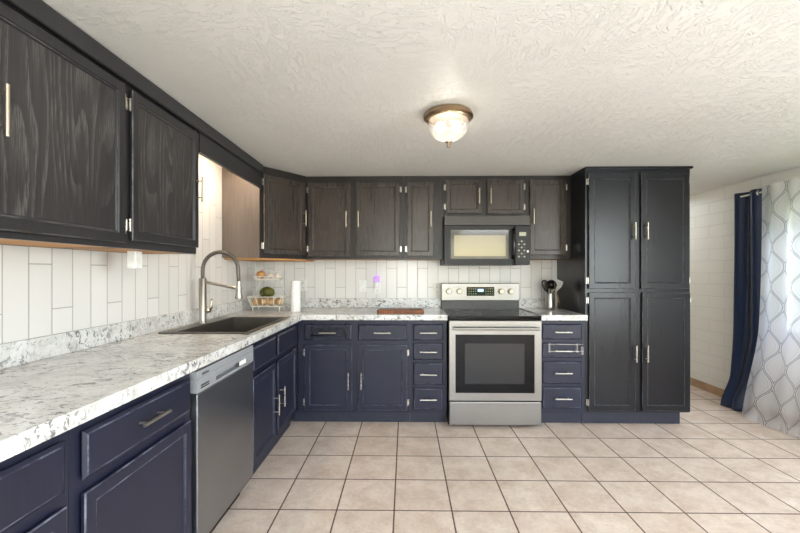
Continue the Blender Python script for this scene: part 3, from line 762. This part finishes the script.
# wire fruit stand
fb = thing('fruit_basket', 'two tier white wire fruit stand in the corner of the worktop', 'basket', (-1.245, 3.52, CT))
def rrect(wx, wy, z, r=.03, n=6):
    out = []
    for cx, cy, a0 in ((wx-r, wy-r, 0), (-wx+r, wy-r, PI/2), (-wx+r, -wy+r, PI), (wx-r, -wy+r, 1.5*PI)):
        for i in range(n+1): a = a0+PI/2*i/n; out.append(Vector((cx+r*math.cos(a), cy+r*math.sin(a), z)))
    return out
def wire_tier(name, wx, wy, z0, z1, taper, dx=0):
    b = bm_(); top = rrect(wx, wy, z1); bot = rrect(wx*taper, wy*taper, z0)
    for L_ in (top, bot): tube(b, [p+Vector((dx, 0, 0)) for p in L_], .0035, 6, True)
    n = len(top)
    for k in range(0, n, 2): tube(b, [top[k]+Vector((dx, 0, 0)), bot[k]+Vector((dx, 0, 0))], .0025, 6)
    for i in range(1, 5):
        t_ = -1+2*i/5
        for s_ in (-1, 1): tube(b, [(dx+wx*.82*t_, s_*wy, z1), (dx+wx*taper*.82*t_, s_*wy*taper, z0)], .0028, 6)
        tube(b, [(dx+wx*taper*.82*t_, -wy*taper, z0), (dx+wx*taper*.82*t_, wy*taper, z0)], .0025, 6)
    return obj(name, b, M['white_wire'], fb, True)
wire_tier('lower_tier', .168, .105, .046, .132, .82)
wire_tier('upper_tier', .125, .070, .285, .312, .9)
b = bm_()
for s_ in (-1, 1): tube(b, [(s_*.163, .05, .132), (s_*.158, .05, .15), (s_*.105, .05, .23), (s_*.10, .05, .30)], .0035, 6)
obj('upright', b, M['white_wire'], fb, True)
for sx in (-1, 1):
    for sy in (-1, 1):
        b = bm_(); tube(b, [(sx*.12, sy*.072, .046), (sx*.12, sy*.072, .002)], .0045, 8); obj('foot', b, M['white_wire'], fb, True)
bx, by, bz = fb.location
def lump(name, label, cat, mat, p, r, sc, group=None, stem=None, noise=.0):
    b = bm_(); bmesh.ops.create_icosphere(b, subdivisions=3, radius=1)
    for v in b.verts:
        k = 1+noise*math.sin(v.co.x*3+p[0]*60)*math.cos(v.co.y*4+p[2]*70)
        v.co = Vector((v.co.x*r*sc[0]*k, v.co.y*r*sc[1]*k, v.co.z*r*sc[2]*k))
    t_ = thing(name, label, cat, (bx+p[0], by+p[1], bz+p[2]), 0, group); obj('flesh', b, mat, t_, True)
    if stem:
        b = bm_(); tube(b, [(0, 0, r*sc[2]*.93), (.003, 0, r*sc[2]+stem)], [.006, .003], 8); obj('stem', b, mat, t_, True)
    return t_
PG = 'tan potatoes in the lower wire tier'
for i, (px, py, pz) in enumerate(((-.105, -.035, .083), (-.035, -.045, .085), (.040, -.04, .083), (.108, -.03, .085), (-.08, .045, .085), (.0, .04, .087), (.08, .045, .085))):
    lab = ('leftmost front potato in the lower wire tier', 'front potato second from left in the lower wire tier', 'front potato second from right in the lower wire tier', 'rightmost front potato in the lower wire tier', 'tan potato at back left of the lower wire tier', 'tan potato behind the front row, under the green squash', 'tan potato at back right of the lower wire tier')[i]
    lump('potato', lab, 'potato', M['potato'], (px, py, pz), .036, (1.0, .95, .95), PG, noise=.06)
lump('squash', 'round green squash on top of the potatoes in wire stand', 'squash', M['green'], (-.018, .0, .166), .055, (1.2, 1, .95), noise=.03, stem=.006)
lump('onion', 'golden onion on the left end of the upper wire tier', 'onion', M['onion'], (-.072, 0, .328), .040, (1.05, 1, .92), stem=.014)
lump('garlic_bulb', 'pale garlic bulb in middle of the upper wire tier', 'garlic', M['garlic'], (.012, .0, .318), .028, (1.05, 1, .9), 'garlic bulbs', stem=.012)
lump('garlic_bulb', 'pale garlic bulb at right end of the upper wire tier', 'garlic', M['garlic'], (.078, .0, .318), .028, (1.05, 1, .95), 'garlic bulbs', stem=.012)

# utensil crock
ux, uy = 1.368, 3.69
cr = tag(obj('utensil_crock', (lambda bb: (lathe(bb, [(0, 0), (.040, 0), (.044, .004), (.0445, .03), (.040, .14), (.041, .155), (.038, .156), (.037, .14), (.040, .03), (.0, .006)], 32), bb)[1])(bm_()), M['stainless'], None, True), 'stainless steel utensil crock on the short worktop beside pantry', 'crock')
cr.location = (ux, uy, CT)
UGR = 'cooking utensils in the steel crock'
def utensil(name, label, cat): return thing(name, label, cat, (ux, uy, CT), 0, UGR)
u = utensil('whisk', 'dark wire whisk leaning left out of the steel crock', 'whisk')
b = bm_(); tube(b, [(.005, .005, .012), (-.028, 0, .165)], [.006, .005], 8); obj('handle', b, M['black_plastic'], u, True)
b = bm_()
base = Vector((-.028, 0, .165)); ax = Vector((-.28, 0, 1)).normalized(); sd = Vector((1, 0, .28)).normalized()
for k in range(5):
    a = PI*k/5; q = sd*math.cos(a)+Vector((0, 1, 0))*math.sin(a)
    tube(b, [base+ax*(.115*(1-math.cos(2*PI*i/20))/2)+q*(.036*math.sin(2*PI*i/20)*(0.5+.5*(1-math.cos(2*PI*i/20))/2)) for i in range(20)], .0036, 6, True)
obj('wire_loops', b, M['black_plastic'], u, True)
u = utensil('ladle', 'black ladle standing in the middle of the steel crock', 'ladle')
b = bm_(); tube(b, [(.0, -.01, .012), (.0, -.006, .21)], [.005, .006], 8); obj('handle', b, M['black_plastic'], u, True)
b = bm_(); lathe(b, [(0, -.034), (.026, -.027), (.042, -.006), (.046, .014), (.043, .014), (.038, -.004), (.023, -.022), (0, -.029)], 24); bmesh.ops.transform(b, matrix=Matrix.Translation((0, -.03, .232)) @ Matrix.Rotation(1.2, 4, 'X'), verts=b.verts); obj('bowl', b, M['black_plastic'], u, True)
u = utensil('slotted_spoon', 'dark steel serving spoon at the left inside the steel crock', 'spoon')
b = bm_(); tube(b, [(-.006, .010, .012), (-.016, .030, .20)], .004, 8); obj('handle', b, M['bronze'], u, True)
b = bm_(); sphere(b, (-.020, .036, .232), .03, 16, (.8, .25, 1.25)); obj('bowl', b, M['bronze'], u, True)
u = utensil('spatula', 'light grey wide spatula leaning right out of the steel crock', 'spatula')
b = bm_(); tube(b, [(.0, .012, .012), (.036, .010, .15), (.058, .010, .20)], .005, 8); obj('handle', b, M['black_plastic'], u, True)
b = bm_(); prism(b, [(-.012, 0), (.012, 0), (.040, .055), (.042, .10), (.034, .108), (-.034, .112), (-.042, .105), (-.030, .05)], -.002, .002)
bmesh.ops.transform(b, matrix=Matrix.Translation((.054, .010, .172)) @ Matrix.Rotation(.34, 4, 'Y') @ Matrix.Rotation(PI/2, 4, 'X'), verts=b.verts); obj('blade', b, M['spatula'], u)
u = tag(obj('tongs', (lambda bb: (tube(bb, [(.085, -.035, .007), (.060, -.036, .10), (.034, -.043, .17), (.022, -.046, .25)], [.010, .008, .006, .005], 8), tube(bb, [(.095, -.022, .007), (.068, -.03, .10), (.038, -.041, .17), (.022, -.046, .25)], [.008, .007, .005, .005], 8), bb)[2])(bm_()), M['bronze'], None, True), 'long metal tongs propped against the right side of the crock', 'tongs', UGR)
u.location = (ux, uy, CT)

# ------------------------------------------------------------------ drawer rails and wall plates
k = thing('towel_bar', 'black scrollwork towel bar hooked over the top drawer near corner', 'towel bar', (-.64, 3.235, 0))
b = bm_()
x0, x1 = -.140, .140
tube(b, [(x0, -.012, .722), (x0-.005, -.016, .745), (x0, -.008, .80), (x0, -.006, .848), (x0, .010, .8535)], .005, 6)
tube(b, [(x1, -.012, .722), (x1+.005, -.016, .745), (x1, -.008, .80), (x1, -.006, .848), (x1, .010, .8535)], .005, 6)
obj('hook', b, M['black_iron'], k, True)
b = bm_(); tube(b, [(x0-.012, -.026, .755), (x1+.012, -.026, .755)], .0045, 8)
for xx in (x0, x1): tube(b, [(xx, -.026, .755), (xx, -.010, .762)], .0045, 8)
obj('bar', b, M['black_iron'], k, True)
b = bm_()
for s_ in (-1, 1):
    tube(b, [(s_*(.135-.13*i/14), -.010, .79+.022*math.sin(i/14*PI*1.6)) for i in range(15)], .0038, 6)
    sp = [(s_*(.055+(.020-.0012*i)*math.cos(i*.55)), -.010, .805+(.020-.0012*i)*math.sin(i*.55)) for i in range(15)]
    tube(b, sp, .0034, 6)
    tube(b, [(s_*(.02*math.sin(i/8*PI)), -.010, .785+.045*i/8) for i in range(9)], .0036, 6)
    tube(b, [(s_*(.135-.03*i/8), -.010, .765+.05*math.sin(i/8*PI/2)) for i in range(9)], .0036, 6)
obj('scrollwork', b, M['black_iron'], k, True)

k = thing('towel_bar', 'clear plastic towel rail hung on second drawer right of the range', 'towel bar', (1.29, 3.235, 0))
b = bm_()
for zz in (.686, .628): box(b, -.115, .175, -.030, -.024, zz, zz+.007, .001)
obj('rail', b, M['acrylic'], k)
for xx in (-.108, .118):
    b = bm_(); box(b, xx, xx+.012, -.0235, -.0015, .618, .700, .002); obj('bracket', b, M['acrylic'], k)
b = bm_(); box(b, .155, .178, -.022, .018, .600, .672, .004); p = obj('end_clip', b, M['acrylic'], k)

def plate(name, label, cat, x, z, w_=.072, h_=.116, y=YB-.001, toggles='outlet', mat=None, wall='back'):
    if wall == 'back': r = thing(name, label, cat, (x, y, z), 0, 'wall plates on the tile')
    mt = mat or M['white_plastic']
    b = bm_(); box(b, -w_/2, w_/2, -.006, 0, -h_/2, h_/2, .002); obj('plate', b, mt, r)
    if toggles == 'outlet':
        for dz in (-.022, .022):
            b = bm_(); box(b, -.017, .017, -.0085, -.0062, dz-.014, dz+.014, .002); so = obj('socket', b, mt, r)
            for dx in (-.006, .006):
                b = bm_(); box(b, dx-.0012, dx+.0012, -.0089, -.0086, dz-.004, dz+.006); obj('slot', b, M['black_plastic'], so)
    elif toggles == 'switch':
        b = bm_(); box(b, -.016, .016, -.0095, -.0062, -.033, .033, .002); obj('rocker', b, mt, r)
    elif toggles == 'double':
        for dx in (-.023, .023):
            b = bm_(); box(b, dx-.005, dx+.005, -.016, -.0062, -.006, .010, .001); obj('toggle', b, mt, r)
    return r
plate('wall_outlet', 'white wall outlet directly behind the paper towel roll', 'outlet', -1.018, 1.150)
plate('light_switch', 'white light switch plate left of the purple night light', 'switch', -.425, 1.142, toggles='switch')
plate('wall_outlet', 'white wall outlet holding the purple night light', 'outlet', -.283, 1.120)
plate('wall_outlet', 'ivory wall outlet at the left edge of the range', 'outlet', .312, 1.110, mat=M['beige_plastic'])
plate('light_switch', 'white double toggle switch plate behind upper tier of fruit stand', 'switch', -1.30, 1.235, w_=.118, toggles='double')
nl = thing('night_light', 'small plug in night light glowing purple on the back wall', 'night light', (-.283, YB-.0095, 1.165))
b = bm_(); box(b, -.020, .020, -.028, -.0005, -.035, .02, .005); obj('plug_body', b, M['white_plastic'], nl)
b = bm_(); box(b, -.021, .021, -.022, -.006, .0205, .078, .006); obj('lit_shade', b, M['purple_led'], nl)
pa = thing('power_adapter', 'small white power adapter hanging below left upper cabinets', 'power adapter', (-1.30, 1.845, 1.3875))
b = bm_(); box(b, -.02, .02, -.026, .026, -.085, -.0005, .004); obj('casing', b, M['white_plastic'], pa)
b = bm_(); box(b, .0202, .022, -.012, .012, -.06, -.03, .0005); obj('switch', b, M['beige_plastic'], pa)

# ------------------------------------------------------------------ curtains
def sheet(name, mat, fn, nu, nv, ulen, vlen, parent, thick=.0015):
    me = bpy.data.meshes.new(name); vs = []; fs = []; uvs = []
    for j in range(nv+1):
        for i in range(nu+1): vs.append(fn(i/nu, j/nv))
    for j in range(nv):
        for i in range(nu):
            a = j*(nu+1)+i; fs.append((a, a+1, a+nu+2, a+nu+1))
    me.from_pydata(vs, [], fs); ul = me.uv_layers.new(name='UVMap')
    for p in me.polygons:
        p.use_smooth = True
        for li in p.loop_indices:
            vi = me.loops[li].vertex_index; i = vi % (nu+1); j = vi//(nu+1)
            ul.data[li].uv = (ulen*i/nu, vlen*j/nv)
    me.materials.append(mat); o = bpy.data.objects.new(name, me); COL.objects.link(o); o.parent = parent
    return o
def lerp(a, b_, t_): return a+(b_-a)*t_
def sm(a, b_, x): t_ = max(0, min(1, (x-a)/(b_-a))); return t_*t_*(3-2*t_)
RODX = 3.125; RODZ = 1.985
rod = thing('curtain_rod', 'white curtain rod mounted over the window on right wall', 'curtain rod', (0, 0, 0))
b = bm_(); cyl(b, (RODX, 1.7, RODZ), (RODX, 3.77, RODZ), .008, 12); obj('pole', b, M['white_wire'], rod, 'auto')
for yy in (1.75, 3.735):
    b = bm_(); box(b, RODX-.006, XR-.0005, yy-.006, yy+.006, RODZ-.022, RODZ-.0085); box(b, XR-.006, XR-.0005, yy-.015, yy+.015, RODZ-.05, RODZ+.01, .002); obj('bracket', b, M['white_wire'], rod)
nc = thing('curtain', 'navy blue blackout curtain bunched at the far end of rod', 'curtain', (0, 0, 0))
def navy(u, v):      # u 0 near camera .. 1 far ; v 0 floor .. 1 top
    z = lerp(.006, RODZ+.035, v)
    y = lerp(lerp(3.54, 3.40, sm(0, .35, v)), lerp(3.735, 3.70, sm(0, .8, v)), u)
    fl = 1-sm(0, .16, v)
    amp = .026
    x = lerp(3.085, RODX, sm(0, .4, v)) - .03*fl*math.sin(u*PI) + amp*math.sin(u*2*PI*1.6+.9)*(0.6+.4*v) - .05*fl*u*u
    y += .035*fl*sm(.75, 1, u) + .01*math.sin(v*6+u*4)*(1-v)
    return (x, y, z)
o = sheet('drape', M['navy'], navy, 60, 60, .9, 2.0, nc)
sol = o.modifiers.new('thick', 'SOLIDIFY'); sol.thickness = .002
sc = thing('curtain', 'sheer white curtain with grey ogee lattice pattern in front of window', 'curtain', (0, 0, 0))
def sheer(u, v):
    z = lerp(.006, RODZ+.04, v)
    yl = lerp(3.49, 3.39, sm(0, .42, v))
    y = lerp(yl, 1.95, u)
    fl = (1-v)**2.0
    x = RODX-.052 + .02*math.sin(u*2*PI*9)*(.35+.65*v) - fl*(.085+.02*math.sin(u*21)) *(1-sm(.02, .35, u)*.75) + .012*math.sin(u*2*PI*3+2*v)*(1-v)
    hem = 1-sm(0, .05, v)
    x -= .03*hem*abs(math.sin(u*2*PI*5))
    y += .03*fl*math.sin(u*2*PI*4)*.5
    return (x, y, z)
sheet('drape', M['sheer'], sheer, 260, 70, 2.05, 2.02, sc)
for i in range(9):
    b = bm_(); yy = 3.475-i*.17
    tube(b, [(RODX+.026*math.cos(a*PI/10)*0+0.0, yy+.0, RODZ)+Vector((.0, 0, 0)) if False else Vector((RODX+.020*math.cos(a*PI/10), yy, RODZ+.020*math.sin(a*PI/10))) for a in range(20)], .006, 8, True)
    obj('grommet', b, M['nickel'], sc, True)
